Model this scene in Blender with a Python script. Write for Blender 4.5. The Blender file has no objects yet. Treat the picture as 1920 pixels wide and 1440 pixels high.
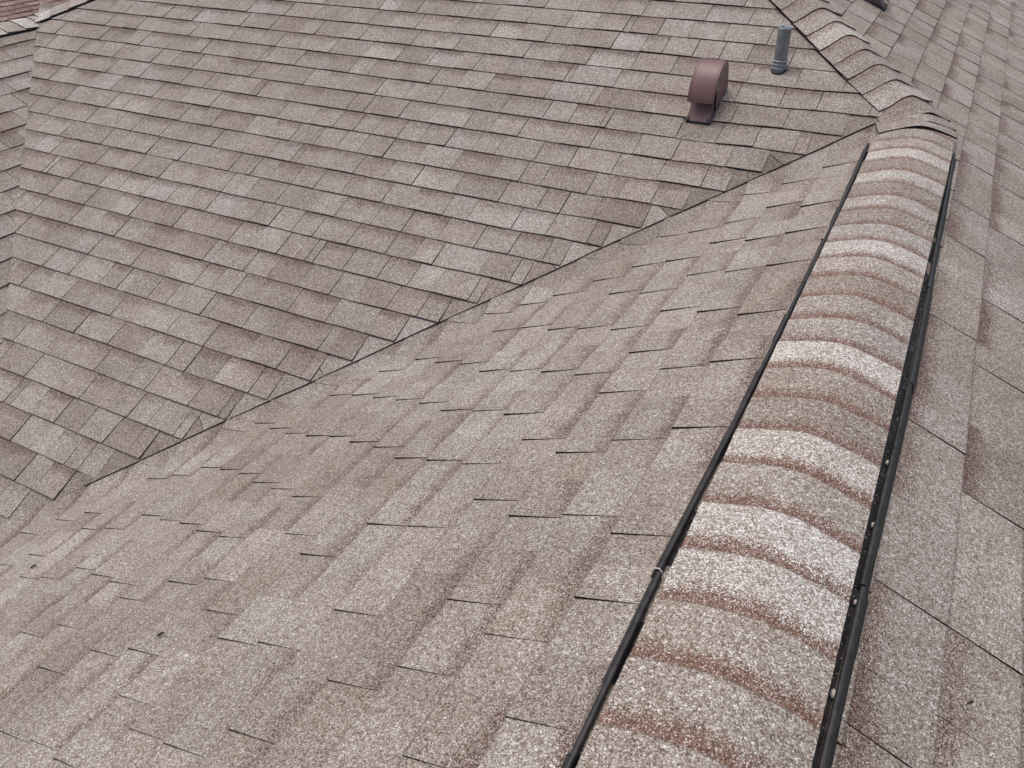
import bpy, bmesh, math, random
import numpy as np
from mathutils import Vector, Matrix, noise

# ------------------------------------------------------------------ camera, sky, sun, exposure
scene = bpy.context.scene
CAM = Vector((0.07107, -3.85647, 1.08079))
CR = Vector((0.88324, 0.46862, -0.01665))
CU = Vector((-0.25951, 0.51807, 0.81502))
CF = Vector((-0.39057, 0.71554, -0.57919))
FPX = 1487.78
cam_data = bpy.data.cameras.new('camera')
cam_data.sensor_width = 36.0
cam_data.lens = FPX / 1920 * 36.0
cam_data.clip_start = 0.02
cam_data.clip_end = 3000
cam = bpy.data.objects.new('camera', cam_data)
scene.collection.objects.link(cam)
CB = -CF
cam.matrix_world = Matrix(((CR.x, CU.x, CB.x, CAM.x), (CR.y, CU.y, CB.y, CAM.y), (CR.z, CU.z, CB.z, CAM.z), (0, 0, 0, 1)))
scene.camera = cam

SUN_EL, SUN_AZ = math.radians(76), math.radians(285)     # azimuth clockwise from +Y
world = bpy.data.worlds.new('World')
scene.world = world
world.use_nodes = True
wn = world.node_tree
sky = wn.nodes.new('ShaderNodeTexSky')
sky.sky_type = 'NISHITA'
sky.sun_disc = False
sky.sun_elevation = SUN_EL
sky.sun_rotation = SUN_AZ
sky.air_density = 1.0
sky.dust_density = 6.0
sky.ozone_density = 1.0
bg = wn.nodes['Background']
bg.inputs['Strength'].default_value = 0.15
wn.links.new(sky.outputs[0], bg.inputs['Color'])

sun_data = bpy.data.lights.new('sun', 'SUN')
sun_data.energy = 0.85
sun_data.angle = math.radians(40)
sun_data.color = (1.0, 0.98, 0.955)
sun = bpy.data.objects.new('sun', sun_data)
scene.collection.objects.link(sun)
sd = Vector((math.sin(SUN_AZ) * math.cos(SUN_EL), math.cos(SUN_AZ) * math.cos(SUN_EL), math.sin(SUN_EL)))
sun.rotation_euler = sd.to_track_quat('Z', 'Y').to_euler()
sun.location = (0, 0, 20)

scene.view_settings.view_transform = 'Standard'
scene.view_settings.look = 'None'
scene.view_settings.exposure = 0.05
scene.view_settings.gamma = 1.0
scene.view_settings.use_curve_mapping = False

rng = random.Random(7)
col = scene.collection


def project(p):
    d = Vector(p) - CAM
    z = d.dot(CF)
    if z < 0.05:
        return None
    return (960 + FPX * d.dot(CR) / z, 720 - FPX * d.dot(CU) / z)


def ray(px, py):
    return CF + CR * ((px - 960) / FPX) - CU * ((py - 720) / FPX)


# ------------------------------------------------------------------ materials
def new_mat(name):
    m = bpy.data.materials.new(name)
    m.use_nodes = True
    nt = m.node_tree
    return m, nt, nt.nodes['Principled BSDF']


def N(nt, kind, **kw):
    n = nt.nodes.new(kind)
    for k, v in kw.items():
        if k == 'op':
            n.operation = v
        elif k.startswith('i_'):
            n.inputs[k[2:].replace('_', ' ')].default_value = v
        else:
            setattr(n, k, v)
    return n


def math_node(nt, op, a, b=None, c=None, clamp=False):
    n = nt.nodes.new('ShaderNodeMath')
    n.operation = op
    n.use_clamp = clamp
    for i, x in enumerate((a, b, c)):
        if x is None:
            continue
        if isinstance(x, (int, float)):
            n.inputs[i].default_value = x
        else:
            nt.links.new(x, n.inputs[i])
    return n.outputs[0]


def ramp(nt, fac, stops, interp='CONSTANT'):
    n = nt.nodes.new('ShaderNodeValToRGB')
    n.color_ramp.interpolation = interp
    el = n.color_ramp.elements
    while len(el) < len(stops):
        el.new(0.5)
    for e, (p, c) in zip(el, stops):
        e.position = p
        e.color = (*c, 1)
    nt.links.new(fac, n.inputs[0])
    return n.outputs[0]


def mixc(nt, fac, a, b):
    n = nt.nodes.new('ShaderNodeMix')
    n.data_type = 'RGBA'
    for s, x in ((n.inputs[0], fac), (n.inputs[6], a), (n.inputs[7], b)):
        if isinstance(x, (int, float)):
            s.default_value = x
        elif isinstance(x, tuple):
            s.default_value = (*x, 1)
        else:
            nt.links.new(x, s)
    return n.outputs[2]


def granule_material(name, stops, band_stops, scale=540.0, shift=0.0, band_v=0.3, ragged=0.55):
    """mineral granules pressed into asphalt; per-shingle tone (attribute 'tone': tone, band, random)
    and a factory-printed darker granule blend along the covered edge (UV v near 0)."""
    m, nt, bs = new_mat(name)
    L = nt.links
    geo = N(nt, 'ShaderNodeNewGeometry')
    att = N(nt, 'ShaderNodeAttribute', attribute_name='tone')
    sep = N(nt, 'ShaderNodeSeparateColor')
    L.new(att.outputs['Color'], sep.inputs[0])
    uv = N(nt, 'ShaderNodeUVMap', uv_map='UVMap')
    suv = N(nt, 'ShaderNodeSeparateXYZ')
    L.new(uv.outputs[0], suv.inputs[0])
    # slightly warped coordinates so that the grains are not regular cells
    vor = N(nt, 'ShaderNodeTexVoronoi', i_Scale=scale, i_Randomness=1.0)
    L.new(geo.outputs['Position'], vor.inputs['Vector'])
    vs = N(nt, 'ShaderNodeSeparateColor')
    L.new(vor.outputs['Color'], vs.inputs[0])
    vor2 = N(nt, 'ShaderNodeTexVoronoi', i_Scale=scale * 0.42, i_Randomness=1.0)
    L.new(geo.outputs['Position'], vor2.inputs['Vector'])
    vs2 = N(nt, 'ShaderNodeSeparateColor')
    L.new(vor2.outputs['Color'], vs2.inputs[0])
    clump = N(nt, 'ShaderNodeTexNoise', i_Scale=95.0, i_Detail=3.0, i_Roughness=0.65)
    L.new(geo.outputs['Position'], clump.inputs['Vector'])
    blot = N(nt, 'ShaderNodeTexNoise', i_Scale=7.0, i_Detail=4.0, i_Roughness=0.6)
    L.new(geo.outputs['Position'], blot.inputs['Vector'])
    stain = N(nt, 'ShaderNodeTexNoise', i_Scale=1.6, i_Detail=5.0, i_Roughness=0.62)
    L.new(geo.outputs['Position'], stain.inputs['Vector'])
    # value that picks the granule colour
    r = math_node(nt, 'MULTIPLY_ADD', vs.outputs[0], 0.75, 0.125)
    r = math_node(nt, 'ADD', r, math_node(nt, 'MULTIPLY_ADD', vs2.outputs[0], 0.20, -0.10))
    r = math_node(nt, 'ADD', r, math_node(nt, 'MULTIPLY_ADD', clump.outputs[0], 0.5, -0.25))
    r = math_node(nt, 'ADD', r, math_node(nt, 'MULTIPLY_ADD', blot.outputs[0], 0.24, -0.12))
    r = math_node(nt, 'ADD', r, math_node(nt, 'MULTIPLY_ADD', stain.outputs[0], 0.28, -0.14))
    r = math_node(nt, 'ADD', r, math_node(nt, 'MULTIPLY_ADD', sep.outputs[0], 0.52, -0.26 + shift), clamp=True)
    base = ramp(nt, r, stops)
    # printed band
    edge = math_node(nt, 'ADD', suv.outputs[1], math_node(nt, 'MULTIPLY_ADD', blot.outputs[0], ragged, -ragged / 2))
    mr = N(nt, 'ShaderNodeMapRange', interpolation_type='SMOOTHSTEP')
    mr.inputs[1].default_value = band_v * 1.5
    mr.inputs[2].default_value = band_v * 0.25
    L.new(edge, mr.inputs[0])
    bm_ = math_node(nt, 'MULTIPLY', mr.outputs[0], sep.outputs[1])
    speck = math_node(nt, 'MULTIPLY_ADD', math_node(nt, 'SUBTRACT', bm_, vs.outputs[1]), 7.0, 0.5, clamp=True)
    bandc = ramp(nt, math_node(nt, 'ADD', vs.outputs[2], math_node(nt, 'MULTIPLY_ADD', clump.outputs[0], .4, -.2), clamp=True), band_stops)
    colr = mixc(nt, speck, base, bandc)
    # worn butt edge, darkened to paint in the shadow line of each course
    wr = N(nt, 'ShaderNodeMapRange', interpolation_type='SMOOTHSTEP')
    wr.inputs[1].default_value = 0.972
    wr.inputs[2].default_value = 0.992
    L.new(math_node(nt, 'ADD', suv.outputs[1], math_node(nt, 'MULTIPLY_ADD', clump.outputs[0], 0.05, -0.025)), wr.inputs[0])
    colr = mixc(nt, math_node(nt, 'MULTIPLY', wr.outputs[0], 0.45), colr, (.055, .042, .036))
    # per-shingle hue drift: greyer / redder
    hue = mixc(nt, sep.outputs[2], (1.015, 0.995, 0.965), (0.995, 0.995, 1.005))
    mul = N(nt, 'ShaderNodeMix', data_type='RGBA', blend_type='MULTIPLY')
    mul.inputs[0].default_value = 1.0
    L.new(colr, mul.inputs[6])
    L.new(hue, mul.inputs[7])
    L.new(mul.outputs[2], bs.inputs['Base Color'])
    bs.inputs['Roughness'].default_value = 0.92
    bs.inputs['Specular IOR Level'].default_value = 0.25
    bump = N(nt, 'ShaderNodeBump', i_Strength=0.55, i_Distance=0.0016)
    hgt = math_node(nt, 'ADD', vor.outputs['Distance'], math_node(nt, 'MULTIPLY', clump.outputs[0], 1.2))
    L.new(hgt, bump.inputs['Height'])
    L.new(bump.outputs[0], bs.inputs['Normal'])
    return m


STOPS = [(0.0, (.044, .038, .032)), (0.10, (.122, .090, .071)), (0.25, (.204, .164, .134)), (0.44, (.290, .252, .214)),
         (0.62, (.380, .344, .302)), (0.79, (.520, .503, .470)), (0.92, (.745, .75, .735))]
BAND = [(0.0, (.035, .024, .021)), (0.2, (.105, .062, .051)), (0.5, (.165, .105, .088)), (0.8, (.26, .19, .165)), (0.95, (.46, .42, .40))]
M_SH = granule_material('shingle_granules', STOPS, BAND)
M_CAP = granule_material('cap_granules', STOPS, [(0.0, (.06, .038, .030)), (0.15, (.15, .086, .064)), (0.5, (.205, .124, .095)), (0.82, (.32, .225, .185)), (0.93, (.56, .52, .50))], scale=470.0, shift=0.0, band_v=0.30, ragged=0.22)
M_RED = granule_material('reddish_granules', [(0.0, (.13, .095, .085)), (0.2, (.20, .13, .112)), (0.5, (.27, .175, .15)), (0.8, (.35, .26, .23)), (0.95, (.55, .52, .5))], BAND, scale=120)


def simple(name, c, rough=0.6, metal=0.0, noise_amt=0.25, scale=30.0, spec=0.5, bump=0.0, c2=None):
    m, nt, bs = new_mat(name)
    tc = N(nt, 'ShaderNodeNewGeometry')
    nz = N(nt, 'ShaderNodeTexNoise', i_Scale=scale, i_Detail=5.0, i_Roughness=0.6)
    nt.links.new(tc.outputs['Position'], nz.inputs['Vector'])
    a = tuple(x * (1 - noise_amt) for x in c)
    b = c2 if c2 else tuple(min(1, x * (1 + noise_amt)) for x in c)
    o = ramp(nt, nz.outputs[0], [(0.3, a), (0.7, b)], 'LINEAR')
    nt.links.new(o, bs.inputs['Base Color'])
    bs.inputs['Roughness'].default_value = rough
    bs.inputs['Metallic'].default_value = metal
    bs.inputs['Specular IOR Level'].default_value = spec
    rr = math_node(nt, 'MULTIPLY_ADD', nz.outputs[0], 0.3, rough - 0.15, clamp=True)
    nt.links.new(rr, bs.inputs['Roughness'])
    if bump:
        bp = N(nt, 'ShaderNodeBump', i_Strength=bump, i_Distance=0.004)
        nt.links.new(nz.outputs[0], bp.inputs['Height'])
        nt.links.new(bp.outputs[0], bs.inputs['Normal'])
    return m


M_EDGE = simple('asphalt_edge', (.032, .024, .021), 0.9, spec=0.2, scale=300)
M_DECK = simple('asphalt_mat', (.035, .028, .024), 0.95, spec=0.15, scale=80)
M_BLACK = simple('black_plastic', (.011, .011, .013), 0.52, noise_amt=0.4, scale=45, c2=(.042, .040, .040))
M_MAROON = simple('maroon_painted_metal', (.165, .088, .086), 0.45, noise_amt=0.16, scale=14, bump=0.12)
M_SCREW = simple('galvanised_screw', (.62, .62, .62), 0.4, 0.6)
M_LEAD = simple('weathered_lead', (.24, .243, .25), 0.55, 0.35, noise_amt=0.35, scale=26, bump=0.35)
M_LEADT = simple('bare_lead', (.30, .32, .35), 0.5, 0.3, noise_amt=0.3, scale=60, bump=0.3)
M_TAR = simple('roofing_tar', (.012, .012, .013), 0.5, scale=120, bump=0.5)
M_PALE = simple('pale_grit', (.62, .57, .52), 0.9, scale=300)
M_WALL = simple('render_wall', (.5, .45, .38), 0.9, noise_amt=0.1, scale=3)
M_FASCIA = simple('painted_fascia', (.35, .3, .25), 0.7, noise_amt=0.1)
M_GROUND = simple('dry_lawn', (.10, .11, .05), 0.95, noise_amt=0.5, scale=2.0)
M_STRAW = simple('dry_straw', (.75, .68, .56), 0.8, noise_amt=0.1)
M_LEAF = simple('dead_leaf', (.05, .032, .02), 0.8, noise_amt=0.3)


# ------------------------------------------------------------------ helpers
def link(o, parent=None):
    col.objects.link(o)
    if parent is not None:
        o.parent = parent
    return o


def tag(o, label=None, cat=None, group=None, kind=None):
    if label: o['label'] = label
    if cat: o['category'] = cat
    if group: o['group'] = group
    if kind: o['kind'] = kind
    return o


def empty(name, loc=(0, 0, 0)):
    o = bpy.data.objects.new(name, None)
    o.location = loc
    o.empty_display_size = 0.05
    col.objects.link(o)
    return o


class MB:
    """collects polygons; build() links them as one mesh object"""

    def __init__(s):
        s.v, s.f, s.mi, s.uv, s.tone, s.smooth = [], [], [], [], [], []

    def face(s, pts, mat=0, uvs=None, tone=(.5, 0, .5), smooth=False):
        b = len(s.v)
        s.v.extend([tuple(p) for p in pts])
        s.f.append(tuple(range(b, b + len(pts))))
        s.mi.append(mat)
        s.uv.extend(uvs if uvs else [(0, 1)] * len(pts))
        s.tone.append(tone)
        s.smooth.append(smooth)

    def grid(s, P, mat=0, uvf=None, tone=(.5, 0, .5), smooth=True):
        """P[i][j] points -> shared-vertex quads"""
        b = len(s.v)
        nj = len(P[0])
        for row in P:
            s.v.extend([tuple(p) for p in row])
        for i in range(len(P) - 1):
            for j in range(nj - 1):
                ids = ((i, j), (i, j + 1), (i + 1, j + 1), (i + 1, j))
                s.f.append(tuple(b + a * nj + c for a, c in ids))
                s.mi.append(mat)
                s.uv.extend([uvf(a, c) if uvf else (0, 1) for a, c in ids])
                s.tone.append(tone)
                s.smooth.append(smooth)

    def box(s, lo, hi, fr=None, mat=0):
        c = [(x, y, z) for x in (lo[0], hi[0]) for y in (lo[1], hi[1]) for z in (lo[2], hi[2])]
        if fr:
            c = [fr(*p) for p in c]
        for q in ((0, 1, 3, 2), (4, 6, 7, 5), (0, 4, 5, 1), (2, 3, 7, 6), (0, 2, 6, 4), (1, 5, 7, 3)):
            s.face([c[i] for i in q], mat)

    def tube(s, path, rad, n=8, mat=0, caps=True):
        P = []
        for i, p in enumerate(path):
            p = Vector(p)
            a = Vector(path[max(0, i - 1)])
            c = Vector(path[min(len(path) - 1, i + 1)])
            t = (c - a).normalized()
            ref = Vector((0, 0, 1)) if abs(t.z) < .9 else Vector((1, 0, 0))
            x = t.cross(ref).normalized()
            y = x.cross(t).normalized()
            r = rad[i] if isinstance(rad, (list, tuple)) else rad
            P.append([p + (x * math.cos(k * 2 * math.pi / n) + y * math.sin(k * 2 * math.pi / n)) * r for k in range(n + 1)])
        s.grid(P, mat)
        if caps:
            s.face(P[0][:-1][::-1], mat)
            s.face(P[-1][:-1], mat)

    def build(s, name, mats, parent=None, origin=None, weld=0.0):
        me = bpy.data.meshes.new(name)
        o = Vector(origin) if origin is not None else Vector((0, 0, 0))
        me.from_pydata([(p[0] - o.x, p[1] - o.y, p[2] - o.z) for p in s.v], [], s.f)
        for m in (mats if isinstance(mats, (list, tuple)) else [mats]):
            me.materials.append(m)
        me.polygons.foreach_set('material_index', s.mi)
        me.polygons.foreach_set('use_smooth', s.smooth)
        uvl = me.uv_layers.new(name='UVMap')
        uvl.data.foreach_set('uv', [c for u in s.uv for c in u])
        at = me.attributes.new('tone', 'FLOAT_COLOR', 'FACE')
        at.data.foreach_set('color', [c for t in s.tone for c in (*t, 1.0)])
        me.update()
        ob = bpy.data.objects.new(name, me)
        ob.location = o
        return link(ob, parent)


def clip(poly, a, b, c):
    """keep the part of a convex (u,v) polygon where a*u+b*v+c >= 0"""
    out = []
    n = len(poly)
    for i in range(n):
        p, q = poly[i], poly[(i + 1) % n]
        dp, dq = a * p[0] + b * p[1] + c, a * q[0] + b * q[1] + c
        if dp >= 0:
            out.append(p)
        if (dp > 1e-9 and dq < -1e-9) or (dp < -1e-9 and dq > 1e-9):
            t = dp / (dp - dq)
            out.append((p[0] + (q[0] - p[0]) * t, p[1] + (q[1] - p[1]) * t))
    return out


def smooth01(x, a, b):
    t = max(0.0, min(1.0, (x - a) / (b - a)))
    return t * t * (3 - 2 * t)


# ------------------------------------------------------------------ roof geometry
TH = 0.42112
C_, S_, T_ = math.cos(TH), math.sin(TH), math.tan(TH)
WX = -5.84                         # ridge of the other wing
VAL_OFF = 0.116                    # cut line of the valley, measured along the courses
V = Vector
nB, nL, nR = V((0, -S_, C_)), V((-S_, 0, C_)), V((S_, 0, C_))
dB, dL, dR = V((0, -C_, -S_)), V((-C_, 0, -S_)), V((C_, 0, -S_))
wv = V((-1, -1, -T_)).normalized()                       # down the valley
pL = (nL.cross(wv)); pL = pL if pL.dot(V((-1, 1, 0))) > 0 else -pL
pB = (nB.cross(wv)); pB = pB if pB.dot(V((-1, 1, 0))) > 0 else -pB


def map_B(u, v, h):
    return V((u, 0, 0)) + dB * v + nB * h


def map_R(u, v, h):
    return V((0, u, 0)) + dR * v + nR * h


def map_W(u, v, h):
    return V((WX, u, 0)) + dR * v + nR * h


def map_WW(u, v, h):
    return V((WX, u, 0)) + dL * v + nL * h


def map_L(u, v, h):
    p = V((0, u, 0)) + dL * v
    t = p.dot(pL)
    w = p.dot(wv)
    r = 0.045
    if t > -0.4:
        sp = (t + math.sqrt(t * t + r * r)) / 2
        # the weave dies out away from the valley bottom
        sm = sp - t
        q = wv * w - pL * sm + pB * sp
        k = smooth01(t, -0.08, 0.08)
        return q + (nL * (1 - k) + nB * k).normalized() * (h * (1 - .45 * k))
    return p + nL * h


def wob(u, i, s):
    return noise.noise(V((u * 2.3 + i * 7.31, i * 3.77 + s * 11.1, s * 5.3)))


class Slope:
    def __init__(s, name, mapper, e, seed):
        s.name, s.map, s.e, s.seed = name, mapper, e, seed
        s.tabs = []

    def tab(s, i, vb, u0, u1, raised, tone, band, clips=(), lift=None, T=0.0055, nseg=None, slices=(), vov=0.03):
        """one shingle tab of course i: butt at vb, from u0 to u1"""
        e = s.e
        vt = vb - e - vov
        poly = [(u0, vt), (u1, vt), (u1, vb), (u0, vb)]
        for c in clips:
            poly = clip(poly, *c)
            if len(poly) < 3:
                return
        ar = 0
        for k in range(len(poly)):
            a, b = poly[k], poly[(k + 1) % len(poly)]
            ar += a[0] * b[1] - a[1] * b[0]
        if abs(ar) < 0.0008:
            return
        curl = rng.random()
        cl = (0.0035 if curl > .93 else 0.0) * rng.choice((0, 1))

        def H(u, v):
            f = (v - vt) / (vb - vt)
            h = (T + raised) * f
            h += 0.0022 * wob(u, i, s.seed) * f
            if cl:
                h += cl * f * f * smooth01(u, u0 + (u1 - u0) * .5, u1)
            if lift:
                h += lift(u, v)
            return max(h, 0.0004)

        def PV(u, v):
            f = (v - vt) / (vb - vt)
            return s.map(u, v + 0.0030 * wob(u * 1.3, i, s.seed + 9) * max(0, f), H(u, v))
        parts = [poly]
        n = nseg or max(1, min(3, int((u1 - u0) / 0.06)))
        cuts = [(1.0, 0.0, -(u0 + (u1 - u0) * k / n)) for k in range(1, n)] + list(slices)
        for c in cuts:
            np_ = []
            for q in parts:
                for sg in (1, -1):
                    z = clip(q, c[0] * sg, c[1] * sg, c[2] * sg)
                    if len(z) >= 3:
                        np_.append(z)
            parts = np_
        uo = rng.uniform(0, 40)
        s.tabs.append((parts, poly, PV, vt + vov, vb, s.map, tone, band, rng.random(), uo))

    def emit(s, parent, limit=300, mats=None):
        mats = mats or [M_SH, M_EDGE]
        scored = []
        for k, t in enumerate(s.tabs):
            parts, poly, PV = t[:3]
            top = [(q[0], max(q[1], t[3])) for q in poly]
            pp = [project(PV(*q)) for q in top]
            area = 0
            if all(p is not None for p in pp):
                inside = sum(0 <= p[0] <= 1920 and 0 <= p[1] <= 1440 for p in pp)
                c = (sum(p[0] for p in pp) / len(pp), sum(p[1] for p in pp) / len(pp))
                cin = 0 <= c[0] <= 1920 and 0 <= c[1] <= 1440
                if inside or cin:
                    for j in range(len(pp)):
                        a, b = pp[j], pp[(j + 1) % len(pp)]
                        area += a[0] * b[1] - a[1] * b[0]
                    area = abs(area) / 2 * (inside + .5) / (len(pp) + .5)
            scored.append((area, k))
        scored.sort(reverse=True)
        solo = {k for a, k in scored[:limit] if a > 60}
        rest = MB()
        for k, t in enumerate(s.tabs):
            parts, poly, PV, ve, vb, mp, tone, band, r3, uo = t
            mb = MB() if k in solo else rest
            tn = (tone, band, r3)
            edges = {}
            vids = {}
            for q in parts:
                pts = [PV(*x) for x in q]
                uvs = [(x[0] + uo, (x[1] - ve) / (vb - ve)) for x in q]
                nrm = (pts[1] - pts[0]).cross(pts[2] - pts[0])
                if nrm.z < 0:
                    pts.reverse(); uvs.reverse(); q = q[::-1]
                mb.face(pts, 0, uvs, tn)
                for j in range(len(q)):
                    a = (round(q[j][0], 5), round(q[j][1], 5)); b = (round(q[(j + 1) % len(q)][0], 5), round(q[(j + 1) % len(q)][1], 5))
                    if (b, a) in edges:
                        del edges[(b, a)]
                    else:
                        edges[(a, b)] = 1
            for (a, b) in edges:
                if a[1] < ve - .02 and b[1] < ve - .02:
                    continue
                pa, pb = PV(*a), PV(*b)
                qa, qb = mp(a[0], a[1], -.003), mp(b[0], b[1], -.003)
                # keep the butt overhang's plan position
                mb.face([pb, pa, qa, qb], 1)
            if k in solo:
                cu = sum(x[0] for x in poly) / len(poly); cv = sum(x[1] for x in poly) / len(poly)
                mb.build('shingle', mats, parent, origin=mp(cu, cv, 0))
        if rest.f:
            o = rest.build('shingles', mats, parent)
            tag(o, kind='stuff')
        return len(solo)


def deck(name, pts, label, thick=0.0):
    mb = MB()
    mb.face(pts, 0)
    o = mb.build(name, M_DECK)
    return tag(o, label, kind='structure')


def widths(u0, u1, lo, hi, r, sliver=0.1):
    """joint positions from u0 to u1"""
    out = [u0]
    while out[-1] < u1:
        w = r.uniform(lo, hi)
        if r.random() < sliver:
            w = r.uniform(.025, .05)
        out.append(out[-1] + w)
    out[-1] = u1
    if len(out) > 2 and out[-1] - out[-2] < .02:
        out.pop(-2)
    return out


def tone_rand(r, m=.5, sd=.2):
    return max(0, min(1, r.gauss(m, sd)))


# ---- slope B: the large slope that faces the camera, between the two wings
EYE = -0.012
back = deck('roof_slope_back', [V((0, 0, 0)) + nB * EYE, V((WX / 2, -WX / 2, -WX / 2 * T_)) + nB * EYE, V((WX, 0, 0)) + nB * EYE,
                                V((WX / 2, WX / 2, WX / 2 * T_)) + nB * EYE][::-1],
            'large shingled roof slope above the long diagonal valley')
sb = Slope('back', map_B, 0.143, 1)
r = random.Random(21)


def line_d(u, v):           # distance from the valley cut line, positive on B
    return (-(v * C_) - VAL_OFF - u) / math.sqrt(1 + C_ * C_)


def liftB(u, v):
    if v < -0.2:
        return 0
    return (0.0115 - .0055 * smooth01(v, 2.55, 2.8)) * (1 - smooth01(line_d(u, v), .17, .34)) if line_d(u, v) > -.2 else .006


GAPB = 0.0029
carry = None
bold = {9: [(508, 380)], 8: [(265, 326)]}
for j in range(-16, 22):
    vb = 0.036 + 0.143 * j
    if vb > 0.03:
        ur = -(vb * C_) - VAL_OFF + r.uniform(-.012, .006)
        ul = WX + (vb - .143) * C_ + 0.0
        clips = [(1, -C_, -WX)]                          # left valley
    else:
        ur = (vb) * C_ + .1
        ul = WX - vb * C_ - .1
        clips = [(-1, C_, -.01), (1, C_, -WX - .01)]     # the two hips
    if j == 0:
        clips = [(-1, C_, -.01), (1, -C_, -WX)]
    if ur - ul < .05:
        continue
    js = widths(ul - r.uniform(0, .2), ur, .115, .25, r, .11)
    par = r.random() < .5
    for k in range(len(js) - 1):
        w = js[k + 1] - js[k]
        raised = (.0022 if par else 0) + r.uniform(-.0006, .0012)
        par = not par if r.random() < .85 else par
        last = vb > .03 and k == len(js) - 2
        g = GAPB * r.choice((.5, .8, 1, 1, 1.4)) * (2.0 if r.random() < .04 else 1)
        tone = tone_rand(r, .52, .055) + (.12 if r.random() < .08 else 0)
        band = 0 if r.random() < .28 else r.uniform(.25, .75)
        sb.tab(j, vb, js[k] + g / 2, js[k + 1] - (0 if last else g / 2), raised, tone, band, clips, liftB, T=.0056 if j < 19 else .005)
sb.emit(back)
# valley strip: shingles laid lengthwise along the cut line, under the ends of the courses
nv = 8
Ltot = 3.2
for k in range(nv):
    a, b = Ltot * k / nv, Ltot * (k + 1) / nv - .0025
    mb = MB()
    nn = 6
    P0, P1 = [], []
    for q in range(nn + 1):
        v = a + (b - a) * q / nn
        u = -(v * C_) - VAL_OFF + .012 * noise.noise(V((v * 1.7, 3.1, 0))) + .004 * noise.noise(V((v * 9, 1, 0)))
        P0.append((u, v))
        P1.append((u - .20, v - .20 * .75))
    tn = (tone_rand(r, .5, .15), 0.0, r.random())
    sh_ = .0125 - .006 * smooth01(a, 2.3, 2.75)
    for q in range(nn):
        x = [P0[q], P0[q + 1], P1[q + 1], P1[q]]
        pts = [map_B(*x[0], sh_), map_B(*x[1], sh_), map_B(*x[2], sh_ - .005), map_B(*x[3], sh_ - .005)]
        if (pts[1] - pts[0]).cross(pts[2] - pts[0]).z < 0:
            pts.reverse()
        mb.face(pts, 0, [(i_, .8) for i_ in range(4)], tn)
        mb.face([map_B(*x[0], sh_), map_B(*x[1], sh_), map_B(*x[1], -.012), map_B(*x[0], -.012)], 1)
    for x0, x1 in ((P0[0], P1[0]), (P0[-1], P1[-1])):
        mb.face([map_B(*x0, sh_), map_B(*x1, sh_ - .005), map_B(*x1, -.002), map_B(*x0, -.002)], 1)
    mb.build('valley_shingle', [M_SH, M_EDGE], back, origin=map_B(*P0[nn // 2], 0))

# ---- slope L: left of the vented ridge
near = deck('roof_slope_near', [V((0, -6, 0)) + nL * EYE, V((0, 0.05, 0)) + nL * EYE, V((WX / 2, WX / 2, WX / 2 * T_)) + nL * EYE + nB * EYE, V((WX / 2, -6, WX / 2 * T_)) + nL * EYE],
            'near shingled slope left of the vented ridge, running down into the valley')
sl = Slope('near', map_L, 0.150, 2)
r = random.Random(33)
LJ = {2: [-3.205, -2.927, -2.74, -2.35, -2.025, -1.745, -1.39, -1.109, -0.849, -0.396],
      3: [-3.314, -3.038, -2.679, -2.384, -2.03, -1.678, -1.373, -1.099, -0.766, -0.496],
      4: [-3.142, -2.959, -2.684, -2.428, -2.135, -1.901, -1.62, -1.337, -1.052, -0.841, -0.55],
      5: [-3.2, -2.885, -2.62, -2.354, -2.002, -1.706, -1.43, -1.15, -.86, -.6],
      6: [-3.35, -3.02, -2.724, -2.456, -2.207, -1.956, -1.658, -1.379, -1.135, -0.848],
      7: [-3.412, -3.138, -2.72, -2.433, -2.168, -1.918, -1.623, -1.204, -0.897],
      8: [-3.404, -3.143, -2.845, -2.41, -2.144, -1.89, -1.563, -1.286, -1.0],
      9: [-3.512, -3.34, -3.066, -2.765, -2.34, -2.075, -1.805, -1.549, -1.324, -1.07],
      10: [-3.494, -3.218, -2.959, -2.591, -2.299, -2.031, -1.762, -1.372, -1.1],
      11: [-3.5, -3.243, -2.982, -2.785, -2.549, -2.25, -1.992, -1.706, -1.434],
      12: [-3.323, -3.06, -2.763, -2.509, -2.23, -1.95, -1.771, -1.466],
      13: [-3.45, -3.185, -3.004, -2.726, -2.45, -2.2, -1.93, -1.65],
      14: [-3.5, -3.233, -2.983, -2.708, -2.42, -2.15, -1.85],
      15: [-3.25, -2.96, -2.685, -2.4, -2.1, -1.85]}
sqv = math.sqrt(2) * 0
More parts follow.
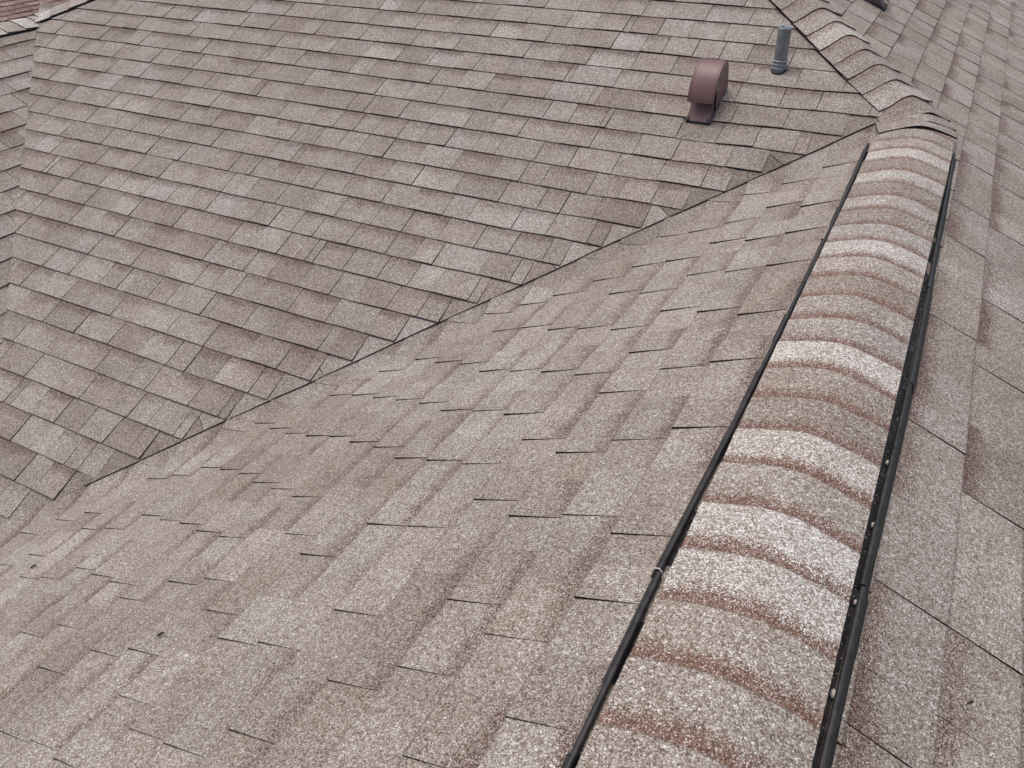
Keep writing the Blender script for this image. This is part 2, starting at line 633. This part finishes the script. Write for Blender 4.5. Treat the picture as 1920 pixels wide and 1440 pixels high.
# signed distance past the valley as a linear function of (u, v): t = u*pL.y + v*dL.pL
tA, tB = pL.y, dL.dot(pL)
for i in range(0, 22):
    vb = 0.038 + 0.15 * i
    if vb * C_ > -WX / 2 + .14:
        continue
    js = list(LJ.get(i, []))
    y0 = js[0] if js else -3.3
    while y0 > -6:
        y0 -= r.uniform(.24, .32)
        js.insert(0, y0)
    y1 = js[-1]
    while y1 < .4:
        y1 += r.uniform(.24, .32)
        js.append(y1)
    clips = [(-tA, -tB, .105), (0, -1, -WX / 2 / C_ + .006), (0, 1, -.035)]
    slices = [(tA, tB, x) for x in (-.10, -.05, 0, .05, .10)]
    for k in range(len(js) - 1):
        a, b = js[k], js[k + 1]
        m = a + (b - a) * r.uniform(.42, .62)
        for (x0, x1, rz) in ((a, m, .0050 + r.uniform(-.001, .0022)), (m, b, 0.0003)):
            # tabs that reach past the end of the ridge are cut at the valley
            mid_t = max(tA * x + tB * y for x in (x0, x1) for y in (vb - .18, vb))
            sl.tab(i, vb, x0, x1 + (.002 if rz < .001 else 0), rz, tone_rand(r, .53, .055), 0 if r.random() < .42 else r.uniform(.25, .75),
                   clips, T=.0045, nseg=2, slices=slices if mid_t > -.14 else ())
sl.emit(near)

# ---- slope R: right of the ridge and of the hip
right = deck('roof_slope_right', [V((0, -6, 0)) + nR * EYE, V((3.0, -6, -3.0 * T_)) + nR * EYE, V((3.0, 8, -3.0 * T_)) + nR * EYE, V((WX / 2, 8, -WX / 2 * T_)) + nR * EYE,
                                  V((WX / 2, -WX / 2, -WX / 2 * T_)) + nR * EYE, V((0, 0, 0)) + nR * EYE],
             'shingled slope falling away to the right behind the ridge caps')
sr = Slope('right', map_R, 0.154, 3)
r = random.Random(5)
RJ = {1: [-2.995, -2.872, -2.671, -2.409, -2.128, -1.852, -1.58, -1.272, -.997, -.794, -.66, -.377, -.18],
      2: [-2.866, -2.664, -2.529, -2.258, -1.989, -1.695, -1.581, -1.29, -.997, -.701, -.537, -.228]}
for i in range(-14, 20):
    vb = 0.1985 + 0.154 * i
    if i in (1, 2):
        js = list(RJ[i])
        x = js[0]
        while x > -6:
            x -= r.uniform(.13, .3); js.insert(0, x)
        x = js[-1]
        while x < 8:
            x += r.uniform(.11, .2); js.append(x)
    else:
        js = widths(-6, 8, .11, .21, r, .08)
    if vb < -2.9:
        continue
    # keep v >= 0 for u<0 and the part right of the hip: x = v*C >= -u
    for k in range(len(js) - 1):
        a, b = js[k], js[k + 1]
        if b < 0 and vb < .01:
            continue
        clips = [(0, 1, -.035)] if b <= .0 else [(1, C_, -.008)]
        if a < 0 < b:
            clips = [(1, C_, -.008)] if vb < .3 else []
        if a > 2.92:
            clips = [(0, 1, -WX / 2 / C_ * -1 if False else 3.19)]
        g = .0022
        sr.tab(i, vb, a + g / 2, b - g / 2, (.0025 if k % 2 else 0) + r.uniform(-.0005, .0015), tone_rand(r, .53, .055), 0 if r.random() < .3 else r.uniform(.3, .9), clips, T=.005)
sr.emit(right)

# ---- slope W: inner slope of the other wing, and its far side
wing = deck('roof_slope_wing', [V((WX, -6, 0)) + nR * EYE, V((WX / 2, -6, WX / 2 * T_)) + nR * EYE, V((WX / 2, WX / 2, WX / 2 * T_)) + nR * EYE, V((WX, 0, 0)) + nR * EYE],
            'shingled slope of the far wing at the left edge of the photo')
sw = Slope('wing', map_W, 0.150, 4)
r = random.Random(9)
for i in range(0, 23):
    vb = 0.10 + .15 * i
    if vb * C_ > -WX / 2 + .14:
        continue
    js = widths(-5.5, .05, .12, .24, r, .06)
    for k in range(len(js) - 1):
        sw.tab(i, vb, js[k] + .001, js[k + 1] - .001, (.0022 if k % 2 else 0) + r.uniform(0, .001), tone_rand(r, .5, .08), 0 if r.random() < .3 else r.uniform(.3, .9),
               [(-1, -C_, .0), (0, 1, -.05), (0, -1, -WX / 2 / C_ + .006)], T=.0045)
sw.emit(wing)
outer = deck('roof_slope_outer', [V((WX, -6, 0)) + nL * EYE, V((WX, 0, 0)) + nL * EYE, V((WX / 2, -WX / 2, -WX / 2 * T_)) + nL * EYE, V((WX / 2, 8, -WX / 2 * T_)) + nL * EYE,
                                  V((WX - 2.2, 8, -2.2 * T_)) + nL * EYE, V((WX - 2.2, -6, -2.2 * T_)) + nL * EYE], 'outer slope of the far wing, hidden behind its ridge caps')
so = Slope('outer', map_WW, 0.150, 6)
for i in range(0, 15):
    js = widths(-5.5, 3, .14, .24, r, .05)
    for k in range(len(js) - 1):
        so.tab(i, .1 + .15 * i, js[k] + .001, js[k + 1] - .001, r.uniform(0, .002), tone_rand(r), .6, [(0, 1, -.05)], nseg=1)
so.emit(outer)


# ------------------------------------------------------------------ cap shingles
def cap(parent, P, axis, lat, wl, wr, length, slope, z0, tone, band=.9, T0=.0012, T1=.007, rr=.06, liftL=0, liftR=0, ov=.05, rngc=rng, slope_r=None, crest=0.0, bulge=0.0):
    """one ridge or hip cap: butt centre P on the crest, covered end along +axis; lat points to the right"""
    n = 14
    mb = MB()
    axis, lat = axis.normalized(), lat.normalized()
    ph = rngc.uniform(0, 50)
    top, P2 = [], []
    skew = rngc.uniform(-.006, .006)
    lr = rngc.uniform(0, .004)
    rows = (0, .25, .5, 1.0)
    for a in rows:
        row = []
        for k in range(n + 1):
            t = -wl + (wl + wr) * k / n
            sl_ = slope if t < 0 else (slope_r if slope_r is not None else slope)
            tt = t - crest
            z = z0 - sl_ * (math.sqrt(tt * tt + rr * rr) - rr)
            z += bulge * math.exp(-((t - .025) / .095) ** 2)
            if t < 0:
                z += liftL * smooth01(-t, wl * .45, wl)
            else:
                z += liftR * smooth01(t, wr * .45, wr)
            z += T1 * (1 - a) + T0 * a + .0022 * noise.noise(V((t * 9, ph, a))) + lr * (1 - a) * smooth01(abs(t), .08, .15)
            off = (length + ov) * a + skew * (t / wl) * (1 - a) + .003 * noise.noise(V((t * 14, ph + 9, 1))) * (1 - a)
            row.append(P + axis * off + lat * t + V((0, 0, z)))
        top.append(row)
    ve = length / (length + ov)

    def uvf(i, j):
        return (ph + j * .022, 1 - rows[i] / ve)
    tn = (tone, band, rngc.random())
    rowsP = top
    # orientation check
    q = (rowsP[0][1] - rowsP[0][0]).cross(rowsP[1][0] - rowsP[0][0])
    if q.z > 0:
        mb.grid(rowsP, 0, uvf, tn)
        for f_i in range(len(mb.f)):
            pass
    else:
        rowsP = [rw[::-1] for rw in rowsP]
        mb.grid(rowsP, 0, lambda i, j: uvf(i, n - j), tn)
    # dark cut edges: butt and two sides
    th = .0055
    dn = V((0, 0, -th))
    for k in range(n):
        a, b = top[0][k], top[0][k + 1]
        mb.face([a, b, b + dn, a + dn], 1)
    for s_ in (0, n):
        for i in range(len(rows) - 1):
            a, b = top[i][s_], top[i + 1][s_]
            mb.face([a, b, b + dn * .8, a + dn * .8], 1)
    return mb.build('cap_shingle', [M_CAP, M_EDGE], parent, origin=P)


Y = V((0, 1, 0)); X = V((1, 0, 0))
rc = random.Random(77)
# ---- ridge vent under its caps
vent = empty('ridge_vent', (0, -2, 0))
tag(vent, 'long black plastic ridge vent covered with curved pale and brown cap shingles', 'ridge vent')


def pv(o):
    """keep world position when parented to an Empty that has a location"""
    o.location = o.location - o.parent.location
    return o


tones = {-5: .5, -4: .5, -3: .62, -2: .9, -1: .45, 0: .86, 1: .46, 2: .72, 3: .46, 4: .66, 5: .93, 6: .68, 7: .44, 8: .62, 9: .60, 10: .93, 11: .5, 12: .46, 13: .86, 14: .6, 15: .92, 16: .84, 17: .62, 18: .58, 19: .56, 20: .6}
VSL = T_
for i in range(-5, 31):
    yb = -0.6966 - 0.132 * i
    # butt faces away from the camera: covered end is nearer
    pv(cap(vent, V((0, yb, 0)), -Y, X, .150, .148, .132, VSL, .004, tones.get(i, .58), band=rc.uniform(.9, 1.0), rr=.085, ov=.045, rngc=rc))

LEFT = [(-.250, -.171), (-.75, -.164), (-1.163, -.160), (-1.70, -.160), (-2.367, -.163), (-2.869, -.172), (-3.283, -.168), (-4.0, -.168), (-5.6, -.168)]
RIGHT = [(-.255, .156), (-.75, .162), (-1.27, .167), (-1.70, .172), (-1.981, .174), (-2.281, .172), (-2.591, .168), (-2.84, .166), (-3.113, .163), (-4.0, .165), (-5.6, .165)]


def interp(tab, y):
    for (y0, x0), (y1, x1) in zip(tab, tab[1:]):
        if y <= y0 and y >= y1:
            return x0 + (x1 - x0) * (y0 - y) / (y0 - y1)
    return tab[-1][1]


def vent_side(tab, sg, joints):
    for a, b, jog in joints:
        # outer wind baffle: a rounded upright lip
        mb = MB()
        path, n = [], 24
        P = []
        for k in range(n + 1):
            y = a + (b - a) * k / n
            x = interp(tab, y) + sg * jog
            zp = -abs(x) * T_
            prof = [(-.0060, .002), (-.0066, .017), (-.005, .0228), (0, .0248), (.005, .0228), (.0066, .016), (.0080, .007), (.0125, .0035), (.0135, .001)]
            zz = .0012 * noise.noise(V((y * 3, sg, 0)))
            P.append([V((x + sg * px_, y, zp - px_ * T_ * .8 + pz_ + zz + .004)) for px_, pz_ in prof])
        mb.grid(P, 0)
        mb.face(P[0]); mb.face(P[-1][::-1])
        pv(mb.build('baffle', M_BLACK, vent, origin=P[n // 2][3]))
        # louvred wall under the cap edge, with ribs
        mb = MB()
        m = int(abs(b - a) / .0075)
        for k in range(m):
            y = a + (b - a) * (k + .5) / m
            x = interp(tab, y) - sg * .0235
            zp = -abs(x) * T_
            hw = .0017
            mb.box((x - .004, y - hw, zp + .004), (x + .0055, y + hw, zp + .0285))
        for k in range(n):
            y0, y1 = a + (b - a) * k / n, a + (b - a) * (k + 1) / n
            x0, x1 = interp(tab, y0) - sg * .0285, interp(tab, y1) - sg * .0285
            z0, z1 = -abs(x0) * T_, -abs(x1) * T_
            mb.face([(x0, y0, z0), (x1, y1, z1), (x1, y1, z1 + .028), (x0, y0, z0 + .028)])
        # floor of the channel
            xo0, xo1 = interp(tab, y0) - sg * .006, interp(tab, y1) - sg * .006
            mb.face([(x0, y0, z0 + .007), (x1, y1, z1 + .007), (xo1, y1, -abs(xo1) * T_ + .008), (xo0, y0, -abs(xo0) * T_ + .008)])
        # carrier that holds the caps up
            mb.face([(x0, y0, z0 + .028), (x1, y1, z1 + .028), (0, y1, -.012), (0, y0, -.012)])
        pv(mb.build('louvre_wall', M_BLACK, vent, origin=(interp(tab, (a + b) / 2), (a + b) / 2, -.05)))


vent_side(LEFT, -1, [(-.250, -1.62, .0), (-1.625, -2.86, .0015), (-2.864, -4.10, -.0025), (-4.104, -5.5, 0)])
vent_side(RIGHT, 1, [(-.255, -1.49, .0), (-1.494, -2.02, .0012), (-2.024, -2.73, -.0012), (-2.734, -4.0, .001), (-4.004, -5.5, 0)])
# grit and fibres caught in the channels
mb = MB()
rg = random.Random(4)
for tab, sg, num in ((RIGHT, 1, 300), (LEFT, -1, 150)):
    for k in range(num):
        y = rg.uniform(-3.6, -.3)
        if noise.noise(V((y * 6, sg * 3, 0))) < -.12:
            continue
        x = interp(tab, y) - sg * rg.uniform(.008, .017)
        z = -abs(x) * T_ + .0085 + (.005 if rg.random() < .25 else 0)
        s_ = rg.uniform(.0007, .0015) * (2.0 if rg.random() < .05 else 1)
        d = [V((rg.uniform(-1, 1), rg.uniform(-1.4, 1.4), rg.uniform(0, 1))).normalized() * s_ for _ in range(4)]
        c = V((x, y, z))
        p = [c + V((s_, 0, 0)) + d[0] * .3, c + V((-s_, s_, 0)) + d[1] * .3, c + V((-s_, -s_, 0)) + d[2] * .3, c + V((0, 0, s_ * 1.6))]
        for t in ((0, 1, 3), (1, 2, 3), (2, 0, 3)):
            mb.face([p[q] for q in t], 0)
o = pv(mb.build('caught_grit', M_PALE, vent, origin=(0, -2, -.05)))
tag(o, kind='stuff')
# larger pale blobs of sealant and the fibre at the section joint
for (px, py, w) in ((1198, 1160, .005), (1110, 1343, .005), (1563, 1299, .005), (1664, 866, .0035), (1637, 983, .0035), (1604, 1128, .003)):
    d = ray(px, py)
    sgn = -1 if px < 1400 else 1
    zt = -.165 * T_ + .020
    k = (zt - CAM.z) / d.z
    p = CAM + d * k
    mb = MB()
    ring = [[p + V((math.cos(a) * w * rr_, math.sin(a) * w * 1.7 * rr_, zz)) for a in [x * math.pi / 3.5 for x in range(8)]] for rr_, zz in ((1, -.004), (.9, .001), (.4, .003))]
    mb.grid(ring)
    mb.face([q for q in ring[-1][:-1]])
    pv(mb.build('sealant_dab', M_PALE, vent, origin=p))
mb = MB()
yj = -2.862
xj = interp(LEFT, yj)
mb.tube([V((xj - .012, yj + .002, -abs(xj) * T_ + .014)), V((xj - .008, yj, -abs(xj) * T_ + .030)), V((xj, yj, -abs(xj) * T_ + .0325)), V((xj + .007, yj - .002, -abs(xj) * T_ + .0285)), V((xj + .011, yj - .010, -abs(xj) * T_ + .018)), V((xj + .016, yj - .012, -abs(xj) * T_ + .012))], .0012, 6)
pv(mb.build('loose_fibre', M_PALE, vent, origin=(xj, yj, -.05)))

# ---- hip caps climbing from the end of the vent
hip = empty('hip_cap_row', (0, 0, .02))
tag(hip, 'row of curved cap shingles climbing the hip behind the ridge vent', 'hip caps')
ha = V((-1, 1, T_)).normalized()
hq = V((1, 1, 0)).normalized()
HS = T_ / math.sqrt(2)
for k in range(33, -1, -1):
    y = .086 * k - .004
    pv(cap(hip, V((-y, y, y * T_)), ha, hq, .135, .150, .128, HS, .0, rc.choice((.5, .6, .75, .48, .85, .62)), band=.55, rr=.05, T1=.008, bulge=.028, liftL=rc.uniform(-.002, .002), liftR=.003 + rc.uniform(0, .008), ov=.05, rngc=rc))
# the two caps that turn on to the ridge
pv(cap(hip, V((.012, -.075, .0)), V((-.55, 1, .25)), V((1, .5, 0)),   .150, .150, .11, T_, .010, .52, band=.4, bulge=.0, slope_r=.52, rr=.07, T1=.009, liftL=.002, liftR=.002, ov=.04, rngc=rc))
pv(cap(hip, V((.004, -.150, .0)), V((-.25, 1, .1)), V((1, .25, 0)), .154, .154, .10, T_ * .97, .010, .45, band=.3, slope_r=.47, rr=.075, T1=.009, liftL=.004, liftR=.002, ov=.05, rngc=rc))
# added dark strips: the shadow gap below the caps' edges, put in as colour
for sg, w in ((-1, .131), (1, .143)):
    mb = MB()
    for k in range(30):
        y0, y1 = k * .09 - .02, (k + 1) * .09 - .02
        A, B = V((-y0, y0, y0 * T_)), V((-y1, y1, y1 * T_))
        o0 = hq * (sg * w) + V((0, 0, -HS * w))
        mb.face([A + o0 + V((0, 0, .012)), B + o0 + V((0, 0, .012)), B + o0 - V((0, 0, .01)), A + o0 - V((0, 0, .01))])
    pv(mb.build('gap_shade_strip', M_EDGE, hip, origin=(-.5, .5, .2)))

# ---- caps of the other wing: its ridge and the hip above it
wcap = empty('wing_cap_row', (WX, 0, .02))
tag(wcap, 'pale curved caps along the ridge and hip in the top left corner', 'ridge caps')
for k in range(26):
    y = -.13 * k - .1
    pv(cap(wcap, V((WX, y, 0)), Y if k else Y, X, .150, .150, .13, T_, -.008, rc.choice((.85, .75, .95, .65)), band=.2, rr=.06, T1=.009, liftL=.0, liftR=.002, ov=.05, rngc=rc))
pv(cap(wcap, V((WX, -.035, 0)), V((.3, 1, .1)), V((1, -.3, 0)), .150, .150, .12, T_ * .9, .0, .8, band=.2, rr=.06, T1=.009, ov=.05, rngc=rc))
ha2 = V((1, 1, T_)).normalized()
hq2 = V((1, -1, 0)).normalized()
for k in range(14, -1, -1):
    y = .092 * k - .02
    pv(cap(wcap, V((WX + y, y, y * T_)), ha2, hq2, .150, .150, .13, HS, -.002, rc.choice((.85, .75, .95, .65)), band=.2, rr=.05, T1=.009, liftL=.0, liftR=.004, ov=.05, rngc=rc))
mb = MB()  # dark strips stand in for the shade under the wing caps' edges
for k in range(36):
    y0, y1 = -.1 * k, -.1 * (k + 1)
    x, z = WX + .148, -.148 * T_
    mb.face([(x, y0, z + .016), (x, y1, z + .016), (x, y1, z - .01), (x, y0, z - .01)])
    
pv(mb.build('gap_shade_strip', M_EDGE, wcap, origin=(WX, 0, 0)))
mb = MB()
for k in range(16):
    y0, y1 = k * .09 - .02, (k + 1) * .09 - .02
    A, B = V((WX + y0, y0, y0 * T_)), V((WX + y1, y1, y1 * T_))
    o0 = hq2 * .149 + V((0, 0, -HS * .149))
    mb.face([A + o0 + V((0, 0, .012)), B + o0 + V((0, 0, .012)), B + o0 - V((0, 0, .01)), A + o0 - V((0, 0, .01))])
pv(mb.build('gap_shade_strip', M_EDGE, wcap, origin=(WX, 0, 0)))


# ------------------------------------------------------------------ roof vents and pipe
def hood_vent(name, base, across, up, nrm, label):
    """goose-neck hood: base = centre of the front edge on the roof, up = up the slope"""
    root = empty(name, base)
    tag(root, label, 'roof vent')
    across, up, nrm = across.normalized(), up.normalized(), nrm.normalized()
    Z = V((0, 0, 1))

    def fr(a, b, h):       # across, along the slope, vertical height
        return V(base) + across * a + up * b + Z * h
    hw = .060
    # arc profile of the hood sheet, from lip over the top to the back
    prof = [(.000, .098), (.003, .116), (.012, .136), (.028, .156), (.050, .173), (.078, .185), (.110, .190), (.145, .186), (.178, .171), (.205, .146), (.226, .112), (.242, .070), (.255, .02), (.262, -.01)]
    # hood sheet
    mb = MB()
    P = [[fr(-hw, b, h), fr(-hw + .010, b, h + .0005), fr(0, b, h + .001), fr(hw - .010, b, h + .0005), fr(hw, b, h)] for b, h in prof]
    mb.grid(P)
    Pi = [[p - (V((0, 0, 1)) * .002) for p in row] for row in P]
    mb.face([P[0][0], P[0][-1], Pi[0][-1] - Z * .006, Pi[0][0] - Z * .006])
    o = pv_to(mb.build('hood', M_MAROON, root, origin=fr(0, .1, .1)))
    # standing seam line on each side of the sheet
    for sg in (-1, 1):
        mb = MB()
        mb.tube([fr(sg * (hw - .009), b, h + .0012) for b, h in prof], .0012, 5)
        c = pv_to(mb.build('seam', M_MAROON, o, origin=fr(0, .1, .1)), root)
        c.location = c.location - V(base) * 0
    # side panels: the cheek of the hood, cut up behind the lip
    for sg in (-1, 1):
        mb = MB()
        outer = prof
        inner = [(.004, .096), (.012, .100), (.030, .112), (.052, .124), (.060, .100), (.064, .07), (.068, .045), (.074, .02), (.09, .0), (.12, -.006), (.16, -.01), (.20, -.01), (.23, -.01), (.262, -.012)]
        x = sg * (hw - .001)
        for k in range(len(outer) - 1):
            q = [fr(x, *outer[k]), fr(x, *outer[k + 1]), fr(x, *inner[k + 1]), fr(x, *inner[k])]
            mb.face(q if sg < 0 else q[::-1])
        # folded edge of the cheek
        mb.tube([fr(x, b, h) for b, h in outer], .0016, 6)
        pv_to(mb.build('cheek', M_MAROON, root, origin=fr(x, .13, .1)))
        for sb_, sh in ((.150, .166), (.078, .108)):
            m2 = MB()
            rad = .0032
            ring = [[fr(x + sg * z_, sb_ + math.cos(a) * rad * k_, sh + math.sin(a) * rad * k_) for a in [t * math.pi / 4 for t in range(9)]] for k_, z_ in ((1, 0), (.9, .0015), (.3, .0022))]
            m2.grid(ring)
            m2.face(ring[-1][:-1])
            pv_to(m2.build('screw', M_SCREW, root, origin=fr(x, sb_, sh)))
    # riser: sloped apron and narrow box below the hood
    mb = MB()
    rw = .052
    A = [(0, .004), (.018, .018), (.062, .050), (.085, .11)]
    for k in range(len(A) - 1):
        mb.face([fr(-rw, *A[k]), fr(rw, *A[k]), fr(rw, *A[k + 1]), fr(-rw, *A[k + 1])])
    for sg in (-1, 1):
        pts = [fr(sg * rw, *q) for q in A] + [fr(sg * rw, .2, .11), fr(sg * rw, .25, -.01), fr(sg * rw, 0, -.01)]
        mb.face(pts if sg < 0 else pts[::-1])
        mb.tube([fr(sg * rw, *q) for q in A[:3]], .0018, 5)
    pv_to(mb.build('riser', M_MAROON, root, origin=fr(0, .05, .03)))
    # flange and tar at the foot
    mb = MB()
    mb.box((-rw - .004, -.004, -.006), (rw + .004, .006, .0055), fr)
    for sg in (-1, 1):
        pts = [(-.006, 0)] + [(k * .03, rg.uniform(-.003, .004)) for k in range(1, 9)]
        for (b0, j0), (b1, j1) in zip(pts, pts[1:]):
            mb.face([fr(sg * (rw + .009 + j0), b0, .0075), fr(sg * (rw + .009 + j1), b1, .0075), fr(sg * (rw - .01), b1, .016), fr(sg * (rw - .01), b0, .016)])
    pv_to(mb.build('tarred_flange', M_TAR, root, origin=base))
    return root


def pv_to(o, root=None):
    par = o.parent
    loc = V(o.location)
    off = V((0, 0, 0))
    while par is not None:
        off += par.location
        par = par.parent
    o.location = loc - off
    return o


hood_vent('vent_hood', V((-.922, -.186, -.0835)) + nB * .006, X, -dB, nB, 'maroon metal vent hood with rounded top on the large slope')
hood_vent('vent_hood', V((-.372, 1.40 + .06, .167)) + nR * .006, Y, -dR, nR, 'dark maroon vent at the top edge, beyond the hip caps')

# plumbing pipe in a lead sleeve
pb = V((-.6684, .2037, .0912))
pipe = empty('vent_pipe', pb)
tag(pipe, 'grey lead-sleeved plumbing pipe standing upright near the hip', 'vent pipe')
mb = MB()
hts = [-.04, .0, .012, .016, .022, .028, .034, .040, .048, .06, .10, .14, .17, .182]
rad = [.032, .032, .0340, .0312, .0335, .0308, .0328, .0302, .0300, .0296, .0298, .0300, .0300, .0300]
PI2 = 2 * math.pi
nseg = 28
P = []
for h, q in zip(hts, rad):
    P.append([pb + V((math.cos(a) * q * (1 + .02 * noise.noise(V((math.cos(a), math.sin(a), h * 20)))), math.sin(a) * q * (1 + .02 * noise.noise(V((math.sin(a), h * 20, 4)))), h)) + V((-.016, 0, 0)) * h for a in [k * PI2 / nseg for k in range(nseg + 1)]])
mb.grid(P)
pv_to(mb.build('lead_sleeve', M_LEAD, pipe, origin=pb))
for zr in (.014, .030, .046):
    mb = MB()
    mb.tube([pb + V((math.cos(a) * .0325, math.sin(a) * .0325, zr + math.sin(a * 2) * .001)) for a in [k * PI2 / 24 for k in range(25)]], .0032, 8, caps=False)
    pv_to(mb.build('sleeve_ring', M_LEADT, pipe, origin=pb + V((0, 0, zr))))
mb = MB()
rim = []
for q, dz in ((.0304, -.002), (.0316, .004), (.0300, .010), (.0262, .009), (.0245, .0), (.0240, -.06)):
    rim.append([pb + V((math.cos(a) * q - .016 * .18, math.sin(a) * q, .183 + dz + (.006 * noise.noise(V((math.cos(a) * 2.3, math.sin(a) * 2.3, 7))) if dz > -.05 else 0) * (1 if dz > 0 else .6))) for a in [k * PI2 / nseg for k in range(nseg + 1)]])
mb.grid(rim)
pv_to(mb.build('crumpled_rim', M_LEADT, pipe, origin=pb + V((0, 0, .18))))
mb = MB()
mb.face([pb + V((math.cos(a) * .025 - .003, math.sin(a) * .025, .13)) for a in [k * PI2 / nseg for k in range(nseg)]])
pv_to(mb.build('pipe_opening', M_TAR, pipe, origin=pb + V((0, 0, .13))))
mb = MB()
ring = []
for q, dz in ((.030, .011), (.034, .0100), (.037, .0090), (.038, -.004)):
    ring.append([pb + V((math.cos(a) * q * (1 + .1 * noise.noise(V((math.cos(a) * 1.5, math.sin(a) * 1.5, 2)))), 0, 0)) + dB * (-math.sin(a) * q) + nB * dz for a in [k * PI2 / nseg for k in range(nseg + 1)]])
mb.grid(ring)
pv_to(mb.build('sealed_collar', M_TAR, pipe, origin=pb))

# ------------------------------------------------------------------ small litter on the shingles
def on_plane(px, py, n, h=0.0):
    d = ray(px, py)
    return CAM + d * ((-CAM.dot(n) + h) / d.dot(n))


a, b = on_plane(549, 482, nB, .010), on_plane(566, 461, nB, .012)
mb = MB()
mb.tube([a, a.lerp(b, .35) + nB * .004, a.lerp(b, .7) + nB * .003 + V((.002, 0, 0)), b], [.0012, .0015, .0014, .0007], 6)
tag(mb.build('straw', M_STRAW, None, origin=a), 'thin pale dry straw lying on the large slope', 'straw')
for (px, py, n, ln, lab) in ((64, 1064, nL, .022, 'small dark dead leaf on the near slope at the left edge'), (303, 1192, nL, .020, 'tiny dark curled leaf on the near slope below the valley'),
                             (1814, 1320, nR, .012, 'tiny dark leaf scrap lying on the right slope')):
    p = on_plane(px, py, n, .009)
    ax = V((.7, .7, .2)).normalized()
    sx = ax.cross(n).normalized()
    mb = MB()
    rows = []
    for k in range(6):
        t = k / 5
        w = ln * .22 * math.sin(math.pi * (.08 + .84 * t))
        rows.append([p + ax * (ln * (t - .5)) + sx * (w * q) + n * (.004 * q * q + .002 + .003 * t) for q in (-1, -.4, .4, 1)])
    mb.grid(rows)
    mb.grid([[q + n * -.0008 for q in rw[::-1]] for rw in rows])
    tag(mb.build('dead_leaf', M_LEAF, None, origin=p), lab, 'leaf', 'litter on the shingles')

# ------------------------------------------------------------------ house below, ground, neighbour
def wall_box(name, lo, hi, label):
    mb = MB()
    mb.box(lo, hi)
    return tag(mb.build(name, M_WALL), label, kind='structure')


GZ = -4.2
wall_box('wall_right', (2.45, -5.6, GZ), (2.6, 7.6, -1.35), 'rendered house wall under the right eave')
wall_box('wall_outer', (WX - 1.9, -5.6, GZ), (WX - 1.75, 7.6, -1.05), 'rendered house wall under the far wing')
mb = MB()
for x0 in (3.0,):
    mb.box((x0 - .01, -6, -3.0 * T_ - .22), (x0 + .02, 8, -3.0 * T_ - .02))
tag(mb.build('fascia_right', M_FASCIA), 'painted fascia board along the right eave', kind='structure')
mb = MB()
mb.face([(-1500, -1500, GZ), (1500, -1500, GZ), (1500, 1500, GZ), (-1500, 1500, GZ)])
tag(mb.build('ground', M_GROUND), 'ground far below the roof', kind='structure')

nb = empty('neighbour_house', (-14.5, 4, GZ))
tag(nb, 'neighbouring house with reddish brown roof beyond the far ridge', 'house')
NE, NR_, NZ = -10.2, -15.0, -1.35          # eave x, ridge x, eave z
ns = .42
na = math.atan(ns)
mb = MB()
mb.box((NR_ * 2 - NE + .5, -6.5, GZ), (NE - .5, 14.5, NZ + .1))
pv_to(mb.build('wall', M_WALL, nb, origin=(NR_, 4, GZ)))
mb = MB()
nc, nsn = math.cos(na), math.sin(na)


def nmap(u, v, h, sg=1):
    return V((NE - sg * 0 - v * nc, u, NZ + v * nsn)) + V((nsn, 0, nc)) * h


Lr = (NE - NR_) / nc
mb.face([nmap(-7, 0, 0), nmap(15, 0, 0), nmap(15, Lr, 0), nmap(-7, Lr, 0)])
m_ = lambda u, v: V((2 * NR_ - nmap(u, v, 0).x, u, nmap(u, v, 0).z))
mb.face([m_(15, 0), m_(-7, 0), m_(-7, Lr), m_(15, Lr)])
rf = pv_to(mb.build('roof', M_RED, nb, origin=(NR_, 4, 0)))
mb = MB()
CR_ = .10
r = random.Random(12)
for i in range(int(Lr / CR_)):
    u = -7 + r.uniform(0, .3)
    while u < 15:
        w = r.uniform(.17, .30)
        v0, v1 = i * CR_, i * CR_ + CR_ * 1.15
        h = .010 + r.uniform(0, .004)
        tn = (tone_rand(r, .45, .28), .2, r.random())
        p = [nmap(u, v0, h), nmap(u + w - .012, v0, h), nmap(u + w - .012, v1, .002), nmap(u, v1, .002)]
        mb.face(p, 0, [(0, .9)] * 4, tn)
        mb.face([p[0], p[1], nmap(u + w - .012, v0, 0), nmap(u, v0, 0)], 1)
        u += w
o = mb.build('roof_tiles', [M_RED, M_EDGE], rf, origin=(NR_, 4, 0))
pv_to(o)
tag(o, kind='stuff')
